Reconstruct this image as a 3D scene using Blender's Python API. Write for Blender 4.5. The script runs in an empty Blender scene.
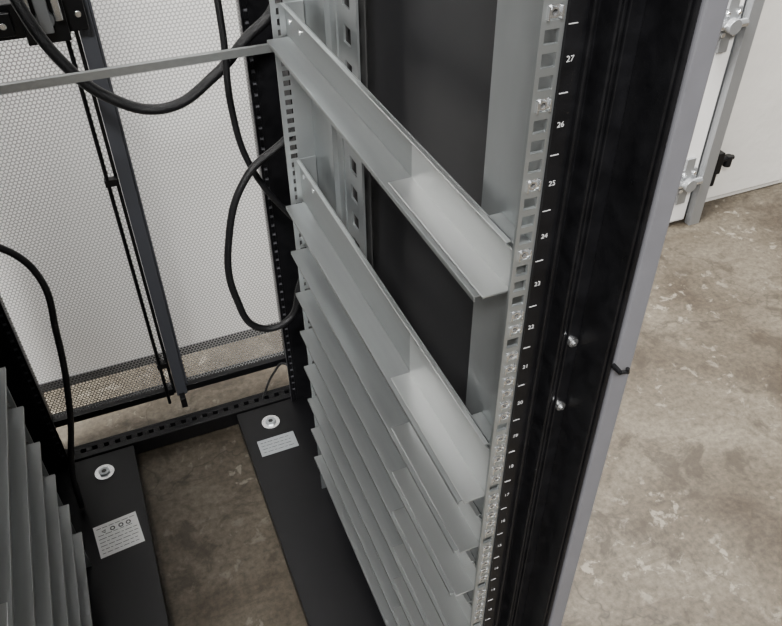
import bpy, math, random
from mathutils import Vector, Matrix
random.seed(4)
CH=1.46
scene=bpy.context.scene
COL=scene.collection

# ---------------- materials ----------------
def mat(name,base=(.5,.5,.5),rough=.5,metal=0.0,noise=None,bump=0,bscale=50,spec=.5,stretch=None):
    m=bpy.data.materials.new(name); m.use_nodes=True
    nt=m.node_tree; b=nt.nodes['Principled BSDF']
    b.inputs['Base Color'].default_value=(*base,1); b.inputs['Roughness'].default_value=rough
    b.inputs['Metallic'].default_value=metal
    b.inputs['Specular IOR Level'].default_value=spec
    tc=nt.nodes.new('ShaderNodeTexCoord'); src=tc.outputs['Object']
    if stretch:
        mp=nt.nodes.new('ShaderNodeMapping'); mp.inputs['Scale'].default_value=stretch
        nt.links.new(src,mp.inputs['Vector']); src=mp.outputs['Vector']
    if noise:
        sc,amt=noise
        n=nt.nodes.new('ShaderNodeTexNoise'); n.inputs['Scale'].default_value=sc; n.inputs['Detail'].default_value=3
        nt.links.new(src,n.inputs['Vector'])
        r=nt.nodes.new('ShaderNodeValToRGB')
        r.color_ramp.elements[0].position=.3; r.color_ramp.elements[1].position=.7
        r.color_ramp.elements[0].color=(*[max(0,c*(1-amt)) for c in base],1)
        r.color_ramp.elements[1].color=(*[min(1,c*(1+amt)) for c in base],1)
        nt.links.new(n.outputs['Fac'],r.inputs['Fac']); nt.links.new(r.outputs['Color'],b.inputs['Base Color'])
        mr=nt.nodes.new('ShaderNodeMapRange'); mr.inputs['To Min'].default_value=max(.02,rough-amt*.5); mr.inputs['To Max'].default_value=min(1,rough+amt*.6)
        nt.links.new(n.outputs['Fac'],mr.inputs['Value']); nt.links.new(mr.outputs['Result'],b.inputs['Roughness'])
    if bump:
        n2=nt.nodes.new('ShaderNodeTexNoise'); n2.inputs['Scale'].default_value=bscale; n2.inputs['Detail'].default_value=4
        nt.links.new(tc.outputs['Object'],n2.inputs['Vector'])
        bp=nt.nodes.new('ShaderNodeBump'); bp.inputs['Strength'].default_value=bump; bp.inputs['Distance'].default_value=.01
        nt.links.new(n2.outputs['Fac'],bp.inputs['Height']); nt.links.new(bp.outputs['Normal'],b.inputs['Normal'])
    return m
GALV=mat('galvanised_steel',(.35,.365,.365),.38,.84,(120,.04),stretch=(1,.06,1))
GALVB=mat('bright_rail_steel',(.64,.655,.65),.31,.92,(40,.012),stretch=(1,.1,1))
GALV2=mat('zinc_column',(.44,.465,.47),.36,.82,(14,.12),stretch=(1,1,.4))
NUT=mat('bright_zinc',(.9,.91,.92),.2,.95)
BLACK=mat('black_powder_coat',(.006,.006,.007),.34,0,(60,.3),.05,900,spec=.32)
PANEL=mat('side_panel_grey',(.030,.030,.032),.38,0,(6,.12),.05,600,spec=.4)
GREY=mat('grey_paint',(.15,.15,.165),.42,0,(40,.05))
BAR=mat('slate_paint',(.09,.095,.112),.4)
MESH=mat('perforated_steel',(.46,.455,.45),.5)
RUB=mat('cable_rubber',(.008,.008,.009),.4,0,None,.3,500)
LABELW=mat('label_paper',(.95,.95,.93),.5)
LABELS=mat('label_silver',(.45,.48,.50),.35,.5)
INK=mat('ink_and_dark_fill',(.03,.03,.03),.6)
INKW=mat('white_print',(.60,.60,.60),.6)
WHITE=mat('white_door_paint',(.88,.87,.855),.5,0,(3,.04))
CREAM=mat('cream_wall_paint',(.84,.82,.775),.7,0,(2,.08),.2,20)
STEEL=mat('track_steel',(.34,.35,.36),.4,.6)
PLATE=mat('base_plate_black',(.006,.006,.007),.36,0,(14,.15),spec=.3)

def floor_mat():
    m=bpy.data.materials.new('stained_concrete'); m.use_nodes=True
    nt=m.node_tree; b=nt.nodes['Principled BSDF']; L=nt.links
    tc=nt.nodes.new('ShaderNodeTexCoord')
    def noise(s,d=8,dist=0,vec=None):
        n=nt.nodes.new('ShaderNodeTexNoise'); n.inputs['Scale'].default_value=s; n.inputs['Detail'].default_value=d
        n.inputs['Distortion'].default_value=dist; n.inputs['Roughness'].default_value=.66
        L.new(vec or tc.outputs['Object'],n.inputs['Vector']); return n
    def ramp(n,stops):
        r=nt.nodes.new('ShaderNodeValToRGB'); e=r.color_ramp.elements
        e[0].position,e[0].color=stops[0][0],(*stops[0][1],1); e[1].position,e[1].color=stops[-1][0],(*stops[-1][1],1)
        for p,c in stops[1:-1]:
            x=e.new(p); x.color=(*c,1)
        L.new(n.outputs[0],r.inputs['Fac']); return r
    def mix(a,bb,fac,mode='MIX',f=1.0):
        mx=nt.nodes.new('ShaderNodeMix'); mx.data_type='RGBA'; mx.blend_type=mode
        L.new(a,mx.inputs[6])
        if isinstance(bb,tuple): mx.inputs[7].default_value=(*bb,1)
        else: L.new(bb,mx.inputs[7])
        if fac is None: mx.inputs[0].default_value=f
        else: L.new(fac,mx.inputs[0])
        return mx.outputs[2]
    def mul(a,f):
        q=nt.nodes.new('ShaderNodeMath'); q.operation='MULTIPLY'; L.new(a,q.inputs[0])
        if isinstance(f,float): q.inputs[1].default_value=f
        else: L.new(f,q.inputs[1])
        return q.outputs[0]
    base=ramp(noise(2.6,14,.5),[(.36,(.050,.038,.026)),(.46,(.082,.067,.048)),(.56,(.110,.093,.069)),(.68,(.150,.130,.098))])
    fine=ramp(noise(70,8),[(.32,(.5,.5,.5)),(.68,(1.25,1.25,1.25))])
    c=mix(base.outputs[0],fine.outputs[0],None,'MULTIPLY',.9)
    sp=ramp(noise(26,6,.4),[(.57,(0,0,0)),(.63,(1,1,1))])
    pm=ramp(noise(2.4,4),[(.46,(0,0,0)),(.58,(1,1,1))])
    c=mix(c,(.27,.245,.20),mul(mul(sp.outputs[0],pm.outputs[0]),.6))
    st=ramp(noise(8,9,.5),[(.38,(1,1,1)),(.46,(0,0,0))])
    c=mix(c,(.034,.026,.018),mul(st.outputs[0],.7))
    mp=nt.nodes.new('ShaderNodeMapping'); mp.inputs['Rotation'].default_value=(0,0,.6); mp.inputs['Scale'].default_value=(2.2,26,1)
    L.new(tc.outputs['Object'],mp.inputs['Vector'])
    sk=ramp(noise(1.6,4,.3,mp.outputs[0]),[(.60,(0,0,0)),(.66,(1,1,1))])
    c=mix(c,(.048,.037,.026),mul(sk.outputs[0],.4))
    v=nt.nodes.new('ShaderNodeTexVoronoi'); v.feature='DISTANCE_TO_EDGE'; v.inputs['Scale'].default_value=1.3
    wn=noise(5,4)
    va=nt.nodes.new('ShaderNodeVectorMath'); va.operation='MULTIPLY_ADD'; va.inputs[1].default_value=(.25,.25,.25)
    L.new(wn.outputs[1],va.inputs[0]); L.new(tc.outputs['Object'],va.inputs[2]); L.new(va.outputs[0],v.inputs['Vector'])
    cr=ramp(v,[(.0,(1,1,1)),(.006,(0,0,0))])
    c=mix(c,(.028,.022,.016),mul(cr.outputs[0],.6))
    L.new(c,b.inputs['Base Color']); b.inputs['Roughness'].default_value=.55; b.inputs['Specular IOR Level'].default_value=.35
    bp=nt.nodes.new('ShaderNodeBump'); bp.inputs['Strength'].default_value=.3; bp.inputs['Distance'].default_value=.008
    L.new(noise(35,8).outputs[0],bp.inputs['Height']); L.new(bp.outputs[0],b.inputs['Normal'])
    return m
CONC=floor_mat()

# ---------------- mesh builder ----------------
class MB:
    def __init__(s): s.v=[];s.f=[];s.m=[];s.mats=[]
    def mi(s,m):
        if m not in s.mats: s.mats.append(m)
        return s.mats.index(m)
    def box(s,x0,x1,y0,y1,z0,z1,m):
        if x0>x1:x0,x1=x1,x0
        if y0>y1:y0,y1=y1,y0
        if z0>z1:z0,z1=z1,z0
        n=len(s.v)
        s.v+=[(x0,y0,z0),(x1,y0,z0),(x1,y1,z0),(x0,y1,z0),(x0,y0,z1),(x1,y0,z1),(x1,y1,z1),(x0,y1,z1)]
        i=s.mi(m)
        for q in ((0,3,2,1),(4,5,6,7),(0,1,5,4),(1,2,6,5),(2,3,7,6),(3,0,4,7)):
            s.f.append(tuple(n+k for k in q)); s.m.append(i)
    def cyl(s,c,ax,r,h,m,seg=20,r2=None):
        ax=Vector(ax).normalized(); u=ax.orthogonal().normalized(); w=ax.cross(u)
        r2=r if r2 is None else r2; n=len(s.v); c=Vector(c); i=s.mi(m)
        for k in range(seg):
            a=2*math.pi*k/seg; s.v.append(tuple(c+r*(math.cos(a)*u+math.sin(a)*w)))
        for k in range(seg):
            a=2*math.pi*k/seg; s.v.append(tuple(c+ax*h+r2*(math.cos(a)*u+math.sin(a)*w)))
        for k in range(seg):
            k2=(k+1)%seg; s.f.append((n+k,n+k2,n+seg+k2,n+seg+k)); s.m.append(i)
        s.f.append(tuple(n+k for k in range(seg))[::-1]); s.m.append(i)
        s.f.append(tuple(n+seg+k for k in range(seg))); s.m.append(i)
    def ring(s,c,ax,r0,r1,h,m,seg=24):
        ax=Vector(ax).normalized(); u=ax.orthogonal().normalized(); w=ax.cross(u); c=Vector(c); n=len(s.v); i=s.mi(m)
        for rr,hh in ((r0,0),(r1,0),(r1,h),(r0,h)):
            for k in range(seg):
                a=2*math.pi*k/seg; s.v.append(tuple(c+ax*hh+rr*(math.cos(a)*u+math.sin(a)*w)))
        for q in range(4):
            q2=(q+1)%4
            for k in range(seg):
                k2=(k+1)%seg; s.f.append((n+q*seg+k,n+q*seg+k2,n+q2*seg+k2,n+q2*seg+k)); s.m.append(i)
    def strip(s,p0,L,W,hw,hl,centers,thick,axL,axW,axN,m,off=0.0):
        def bx(l0,l1,w0,w1):
            a=Vector(p0)+Vector(axL)*l0+Vector(axW)*w0
            b=Vector(p0)+Vector(axL)*l1+Vector(axW)*w1+Vector(axN)*thick
            s.box(a.x,b.x,a.y,b.y,a.z,b.z,m)
        bx(0,L,-W/2,off-hw/2); bx(0,L,off+hw/2,W/2)
        last=0
        for c in sorted(centers):
            if c-hl/2>last: bx(last,c-hl/2,off-hw/2,off+hw/2)
            last=c+hl/2
        if last<L: bx(last,L,off-hw/2,off+hw/2)
    def obj(s,name,parent=None,bevel=0,smooth=False):
        me=bpy.data.meshes.new(name); me.from_pydata(s.v,[],s.f); 
        for m in s.mats: me.materials.append(m)
        me.polygons.foreach_set('material_index',s.m)
        me.validate(); me.update()
        o=bpy.data.objects.new(name,me); COL.objects.link(o)
        if parent: o.parent=parent
        if bevel:
            b=o.modifiers.new('bevel','BEVEL'); b.width=bevel; b.segments=2; b.limit_method='ANGLE'
        return o
def empty(name):
    e=bpy.data.objects.new(name,None); COL.objects.link(e); e.empty_display_size=.1; return e

# ---------------- room ----------------
b=MB(); b.box(-5,6,-5,1.90,-.1,0,CONC); b.obj('floor')
b=MB()
b.box(-3.2,1.80,1.69,1.73,.01,3.5,WHITE)
b.box(-3.2,1.66,1.685,1.69,.0,.03,INK)
b.box(1.66,1.79,1.682,1.69,.02,3.5,WHITE)
for zz in (.18,.70,1.21,1.72):
    b.box(1.700,1.785,1.674,1.682,zz-.045,zz+.045,STEEL)
    b.box(1.730,1.765,1.672,1.680,zz-.085,zz+.085,STEEL)
    b.cyl((1.69,1.664,zz),(1,0,0),.013,.11,NUT)
    b.cyl((1.742,1.66,zz),(0,-1,0),.022,.02,STEEL)
    for dx in (-.02,.02):
        for dz in (-.03,.03): b.cyl((1.75+dx,1.674,zz+dz),(0,-1,0),.008,.008,NUT,6)
for k in range(10): b.cyl((1.675+.022*(k%2),1.682,.04+.03*(k//2)),(0,-1,0),.005,.002,INK)
gd=b.obj('garage_door',bevel=.003)
b=MB()
b.box(1.802,1.845,1.66,1.665,0,3.5,STEEL); b.box(1.84,1.845,1.665,1.75,0,3.5,STEEL); b.box(1.802,1.805,1.665,1.685,0,3.5,STEEL)
for zz in (.25,.8,1.35,1.9): 
    b.box(1.845,1.90,1.735,1.74,zz-.02,zz+.02,STEEL)
b.obj('garage_door_track',bevel=.001)
b=MB(); b.box(-5,-3.2,1.74,1.9,0,3.6,CREAM)
b.box(1.80,6,1.76,1.9,0,3.6,CREAM)
b.box(-3.2,1.80,1.74,1.9,3.5,3.6,CREAM)
for k in range(9): b.box(1.86+.45*k,1.86+.45*k+.442,1.752,1.76,.02,3.5,CREAM)
b.obj('wall_back',bevel=.004)
b=MB()
b.box(1.905,1.93,1.71,1.748,.15,.23,BLACK); b.cyl((1.918,1.73,.10),(0,0,1),.014,.05,BLACK); b.cyl((1.93,1.72,.20),(1,0,0),.009,.05,BLACK)
b.cyl((1.96,1.72,.17),(0,0,1),.014,.04,BLACK)
b.obj('door_latch',bevel=.002)

# ---------------- rack ----------------
rack=empty('server_rack')
TOP=2.30
U=.04445
def zU(n): return 1.279+(n-27)*U
holes=[]
for n in range(1,48):
    for k in (-1,0,1): holes.append(zU(n)+k*U*.333)
holes=[h for h in holes if .09<h<TOP-.03]
X=(1,0,0);Y=(0,1,0);Z=(0,0,1)
for s in (1,-1):
    tag='right' if s>0 else 'left'
    b=MB()
    b.strip((s*.267,.391,.06),TOP-.06,.017,.0105,.0095,[h-.06 for h in holes],.003,Z,X,Y,GALV2)
    b.box(s*.2755,s*.286,.394,.398,.06,TOP,GALV2)
    b.box(s*.2835,s*.286,.394,.488,.06,TOP,GALV2)
    b.box(s*.286,s*.300,.485,.488,.06,TOP,GALV2)
    b.obj('front_column_'+tag,rack)
    b=MB()
    b.strip((s*.265,1.046,.06),TOP-.06,.026,.0115,.0095,[h-.06 for h in holes],.003,Z,X,Y,GALV2)
    b.box(s*.278,s*.302,1.046,1.050,.06,TOP,GALV2)
    b.strip((s*.301,.872,.06),TOP-.06,.070,.026,.022,[.05+.0445*k for k in range(49)],.003,Z,Y,X,GALV2,off=0.0)
    b.box(s*.312,s*.314,.84,.90,.06,TOP,INK)  # dark sheet that paints the shade seen through the column holes
    b.box(s*.299,s*.304,.907,1.047,.06,TOP,GALV2)
    b.box(s*.292,s*.299,.93,.945,.06,TOP,GALV2)
    b.obj('rear_column_'+tag,rack)
    b=MB()
    b.box(s*.2757,s*.290,.3885,.3935,.06,TOP,BLACK)
    for n in range(1,45):
        zz=zU(n)-U/2
        b.box(s*.2765,s*.283,.3880,.3886,zz-.00025,zz+.00025,INKW)
    b.obj('unit_label_strip_'+tag,rack)
    b=MB()
    b.box(s*.290,s*.293,.384,.50,.03,TOP,BLACK)
    b.box(s*.293,s*.302,.392,.396,.03,TOP,BLACK)
    b.box(s*.3005,s*.303,.374,.40,.03,TOP,BLACK)
    b.strip((s*.308,.382,.03),TOP-.03,.011,.0045,.006,[.04+.0222*k for k in range(100)],.003,Z,X,Y,BLACK)
    b.box(s*.3135,s*.345,.380,.45,.03,TOP,BLACK)
    b.box(s*.302,s*.345,.40,.45,.03,TOP,BLACK)
    b.box(s*.3245,s*.327,.343,.380,.03,TOP,BLACK)
    b.box(s*.327,s*.346,.350,.380,.03,TOP,BLACK)
    b.obj('front_upright_'+tag,rack,bevel=.001)
    b=MB()
    b.box(s*.331,s*.349,.338,.3495,.02,TOP,GREY)
    b.box(s*.3272,s*.3308,.340,.3495,.02,TOP,BLACK)
    b.box(s*.3465,s*.350,.3495,1.44,.02,TOP,GREY)
    b.obj('outer_trim_'+tag,rack,bevel=.002)
    b=MB(); b.box(s*.340,s*.346,.45,1.33,.06,TOP-.04,PANEL); b.obj('side_panel_'+tag,rack)
    b=MB()
    b.box(s*.285,s*.346,1.335,1.42,.0,TOP,BLACK)
    b.strip((s*.277,1.335,.06),TOP-.06,.018,.007,.007,[.04+.0222*k for k in range(98)],.003,Z,X,Y,BLACK)
    b.box(s*.2685,s*.2865,1.342,1.344,.06,TOP,GREY)
    b.box(s*.305,s*.340,1.19,1.23,.06,TOP,BLACK)
    b.obj('rear_upright_'+tag,rack,bevel=.001)
    b=MB()
    b.box(s*.30,s*.346,.45,1.335,0,.058,BLACK)
    b.box(s*.126,s*.32,.36,1.345,.046,.060,PLATE)
    b.box(s*.126,s*.130,.36,1.345,.02,.046,PLATE)
    for yy in (1.286,.45):
        b.ring((s*.199,yy,.060),Z,.009,.0225,.003,NUT); b.ring((s*.199,yy,.062),Z,.006,.013,.006,LABELS,6)
        b.cyl((s*.199,yy,.0605),Z,.006,.007,INK)
        b.cyl((s*.199,yy,0),Z,.022,.045,BLACK)
    b.obj('base_'+tag,rack,bevel=.0008)
    if s>0:
        b=MB()
        for (x,z_) in ((.3180,CH-.4245),(.3180,CH-.502)):
            b.cyl((x,.380,z_),(0,-1,0),.0046,.003,NUT,16); b.cyl((x,.377,z_),(0,-1,0),.003,.0025,NUT,12,.0018)
        b.obj('frame_bolts',rack)
        b=MB()
        zz=CH-.420
        b.cyl((.329,.338,zz),(0,-1,0),.0022,.010,BLACK,12)
        b.cyl((.3285,.328,zz+.001),(1,0,-.25),.0017,.008,BLACK,12)
        b.cyl((.336,.328,zz-.002),(-.2,0,1),.0017,.005,BLACK,12)
        b.obj('latch_hook',rack)
    for n in range(3,45):
        cu=bpy.data.curves.new('unit_number','FONT'); cu.body=str(n); cu.size=.0056; cu.align_x='CENTER'; cu.align_y='CENTER'; cu.extrude=.0001
        o=bpy.data.objects.new('unit_number',cu); COL.objects.link(o); o.parent=rack
        o.location=(s*.2810,.3880,zU(n)); o.rotation_euler=(math.pi/2,0,0); cu.materials.append(INKW)
b=MB()
for s in (1,-1):
    for i,h in enumerate(holes):
        hh=CH-h
        if hh<.40: use = i%4==1
        elif hh<.46: use = i%3!=0
        else: use= i%6!=2
        if use:
            x=s*.267
            b.box(x-.0051,x+.0051,.3925,.3965,h-.0046,h+.0046,NUT)
            b.box(x-.0052,x-.0042,.3885,.3925,h-.0040,h+.0040,NUT)
            b.box(x+.0042,x+.0052,.3885,.3925,h-.0040,h+.0040,NUT)
            b.ring((x,.3925,h),(0,-1,0),.0022,.0036,.0022,NUT,6)
            b.cyl((x,.3924,h),(0,-1,0),.0022,.0003,INK,10)
b.obj('cage_nuts',rack)
b=MB()
b.strip((-.285,1.372,.050),.57,.036,.012,.012,[.02+.0265*k for k in range(21)],.012,X,Y,Z,BLACK)
b.box(-.285,.285,1.390,1.394,.0,.062,BLACK)
b.box(-.285,.285,1.350,1.354,.02,.062,BLACK)
for yy in ((.34,.38),(1.36,1.42)): b.box(-.345,.345,yy[0],yy[1],TOP-.04,TOP,BLACK)
for s in (1,-1): b.box(s*.30,s*.346,.38,1.36,TOP-.04,TOP,BLACK)
b.box(-.322,.322,.345,.375,.0,.05,BLACK)
b.obj('cross_frame',rack,bevel=.001)
b=MB(); b.box(-.30,.30,.38,.52,TOP-.012,TOP-.004,BLACK);b.box(-.30,.30,.60,1.36,TOP-.012,TOP-.004,BLACK);b.box(-.30,-.12,.52,.60,TOP-.012,TOP-.004,BLACK);b.box(.12,.30,.52,.60,TOP-.012,TOP-.004,BLACK);b.obj('added_shade_roof',rack)  # unseen roof, added to keep light out and darken the rack interior
b=MB(); b.box(-.253,.256,1.036,1.0375,CH-.395,CH-.384,GALV); b.box(-.253,.256,1.0375,1.043,CH-.3865,CH-.384,GALV)
b.obj('tie_bar',rack)

# rear perforated doors
def meshpanel(x0,x1,z0,z1,y,p):
    v=[];f=[]
    ro=p/math.sqrt(3); ri=ro*.76
    j=0; zz=z0+ro
    while zz<z1-ro*.5:
        xx=x0+p/2+(p/2 if j%2 else 0)
        while xx<x1-p*.4:
            n=len(v)
            for rr in (ro,ri):
                for k in range(6):
                    a=math.pi/6+k*math.pi/3; v.append((xx+rr*math.cos(a),y,zz+rr*math.sin(a)))
            for k in range(6):
                k2=(k+1)%6; f.append((n+k,n+k2,n+6+k2,n+6+k))
            xx+=p
        zz+=p*.8660254; j+=1
    return v,f
for s in (1,-1):
    d=empty('perforated_door')
    v,f=meshpanel(.02 if s>0 else -.30,.30 if s>0 else -.0,.115,2.24,1.45,.0078)
    me=bpy.data.meshes.new('mesh_panel'); me.from_pydata(v,[],f); me.materials.append(MESH)
    o=bpy.data.objects.new('mesh_panel',me); COL.objects.link(o); o.parent=d
    b=MB()
    b.box(s*.288,s*.345,1.435,1.465,.09,2.27,BLACK)
    b.box(s*.004,s*.288,1.435,1.465,.098,.118,BLACK)
    b.box(s*.004,s*.288,1.435,1.465,2.23,2.27,BLACK)
    if s>0:
        b.box(.002,.028,1.428,1.466,.098,2.25,BAR)
        b.box(.028,.034,1.440,1.466,.098,2.25,BAR)
        b.box(.006,.020,1.405,1.428,.075,.105,BLACK)
    else:
        b.box(-.006,.0015,1.440,1.466,.098,2.25,BLACK)
        b.cyl((-.020,1.430,.08),Z,.0042,2.15,BLACK,12)
        for zz in (.2,.7,1.3,1.9): b.box(-.026,0,1.425,1.440,zz,zz+.015,BLACK)
    b.obj('door_frame',d,bevel=.001)
    if s<0:
        b=MB()
        zc=CH-.435
        b.box(-.135,.020,1.400,1.435,zc-.012,zc+.045,BLACK)
        b.box(-.080,-.012,1.375,1.400,zc-.018,zc+.11,BLACK)
        b.box(-.125,-.095,1.385,1.400,zc-.002,zc+.035,BLACK)
        b.cyl((-.045,1.375,zc+.022),(0,-1,0),.015,.010,STEEL,20)
        b.box(-.055,-.035,1.355,1.366,zc+.004,zc+.085,STEEL)
        b.box(-.074,-.061,1.36,1.376,zc+.02,zc+.06,NUT)
        b.box(-.029,-.017,1.36,1.376,zc+.02,zc+.06,NUT)
        b.cyl((-.110,1.385,zc+.016),(0,-1,0),.006,.004,NUT,12)
        b.cyl((.008,1.400,zc+.016),(0,-1,0),.006,.004,NUT,12)
        b.obj('door_lock',d,bevel=.0015)

# ---------------- shelf rails (telescoping: rear section + brighter front section) ----------------
def rail(s,h0,h1):
    zt=CH-h0; zb=CH-h1
    y0,y1=.404,1.04; ym=.60
    b=MB()
    t=.0016
    b.box(s*.270,s*(.270+t),y0+.01,y1,zb,zt,GALV)
    b.box(s*.265,s*.270,y0+.01,y1,zt-t,zt,GALVB)
    b.box(s*.238,s*.270,y0+.006,y1-.01,zb,zb+t,GALV)
    b.box(s*.238,s*(.238+t),y0+.006,y1-.01,zb-.004,zb,GALV)
    b.box(s*.2672,s*.2692,y0,ym,zb+t,zt-.004,GALVB)
    b.box(s*.2425,s*.2692,y0,ym,zb+t+.0008,zb+t+.0026,GALVB)
    b.box(s*.2672,s*.2835,y0-.004,y0-.002,zb+.002,zt,GALVB)
    b.box(s*.270,s*.2835,y0-.004,y0+.05,zt-.002,zt,GALV)
    b.box(s*.262,s*.298,y1+.0015,y1+.003,zb,zt,GALV2)
    for yy in (.97,1.015): 
        b.cyl((s*.270,yy,zt-.018),(-s,0,0),.004,.002,NUT,12)
    b.obj('shelf_rail',bevel=.0005)
rail(1,.332,.376)
F=[.643+.0889*k for k in range(8)]
for i,h in enumerate(F):
    rail(1,h-(.073 if i==0 else .046),h)
    if i: rail(-1,h-.046,h)

# ---------------- cables ----------------
def cable(pts,r):
    cu=bpy.data.curves.new('power_cable','CURVE'); cu.dimensions='3D'; cu.bevel_depth=r; cu.bevel_resolution=4; cu.resolution_u=16; cu.use_fill_caps=True
    sp=cu.splines.new('BEZIER'); sp.bezier_points.add(len(pts)-1)
    for p,q in zip(sp.bezier_points,pts):
        p.co=(q[0],q[1],CH-q[2]); p.handle_left_type=p.handle_right_type='AUTO'
    cu.materials.append(RUB)
    o=bpy.data.objects.new('power_cable',cu); COL.objects.link(o)
cable([(-.10,1.30,.20),(-.072,1.26,.344),(-.036,1.25,.438),(.021,1.25,.509),(.103,1.25,.542),(.195,1.25,.4995),(.2525,1.25,.449),(.309,1.25,.400),(.325,1.25,.25)],.0092)
cable([(.31,1.15,.56),(.278,1.15,.589),(.207,1.15,.640),(.156,1.15,.760),(.151,1.15,.891),(.190,1.15,.980),(.2445,1.15,.977),(.2766,1.15,.898),(.31,1.16,.83)],.0068)
cable([(.20,1.22,.10),(.209,1.2,.411),(.205,1.2,.543),(.222,1.2,.649),(.284,1.2,.768),(.31,1.2,.80)],.0058)
cable([(-.29,1.2,.66),(-.208,1.2,.709),(-.171,1.2,.7695),(-.175,1.2,.912),(-.203,1.2,1.101),(-.245,1.2,1.28),(-.255,1.2,1.39)],.0062)
cable([(.20,1.36,1.385),(.24,1.38,1.33),(.27,1.37,1.30),(.28,1.34,1.34)],.003)

# ---------------- labels on the base plates ----------------
def label(cx,cy,w,d,rot,mt,rows):
    b=MB(); b.box(-w/2,w/2,-d/2,d/2,0,.0006,mt)
    random.seed(int(w*1000))
    for r in range(rows):
        if mt is LABELW and r in (1,): continue
        yy=d/2-(r+1)*d/(rows+1); x=-w/2+.006
        while x<w/2-.012:
            l=random.uniform(.004,.016); b.box(x,min(x+l,w/2-.005),yy-.0006,yy+.0006,.0006,.0008,INK); x+=l+.003
    if mt is LABELW:
        for dx in (-.026,-.008,.010,.026): b.ring((dx,d/2-.020,.0006),Z,.003,.0055,.0003,INK,3 if dx<-.01 else 14)
    o=b.obj('warning_label'); o.location=(cx,cy,.0602); o.rotation_euler=(0,0,rot)
label(.196,1.213,.090,.050,.0,LABELS,4)
label(-.190,1.102,.092,.085,.10,LABELW,8)

# ---------------- lights ----------------
w=bpy.data.worlds.new('warehouse_ambient'); scene.world=w; w.use_nodes=True
bg=w.node_tree.nodes['Background']; bg.inputs[0].default_value=(.87,.88,.88,1); bg.inputs[1].default_value=.41
def area(name,loc,rot,sx,sy,e,c):
    l=bpy.data.lights.new(name,'AREA'); l.shape='RECTANGLE'; l.size=sx; l.size_y=sy; l.energy=e; l.color=c
    o=bpy.data.objects.new(name,l); COL.objects.link(o); o.location=loc; o.rotation_euler=rot
area('ceiling_and_fill_light',(-.3,1.25,3.9),(math.radians(35),0,0),3.4,.45,950,(1,.985,.965))  # fill light added over the gap to brighten the wall behind the doors
area('ceiling_and_fill_light',(2.6,-.5,4.0),(0,.15,0),1.2,2.0,120,(1,.95,.88))
area('ceiling_and_fill_light',(-.9,-1.4,3.3),(math.radians(40),-.2,0),1.0,.5,210,(1,.99,.97))

# ---------------- camera ----------------
cam=bpy.data.cameras.new('camera'); cam.sensor_width=36; cam.lens=755/782*36; cam.clip_start=.01
co=bpy.data.objects.new('camera',cam); COL.objects.link(co)
x=Vector((.9234,-.3831,-.0085)).normalized(); bk=Vector((-.2897,-.7124,.6389)).normalized()
y=bk.cross(x).normalized(); x=y.cross(bk)
M=Matrix((x,y,bk)).transposed().to_4x4(); M.translation=Vector((0,0,CH)); co.matrix_world=M
scene.camera=co
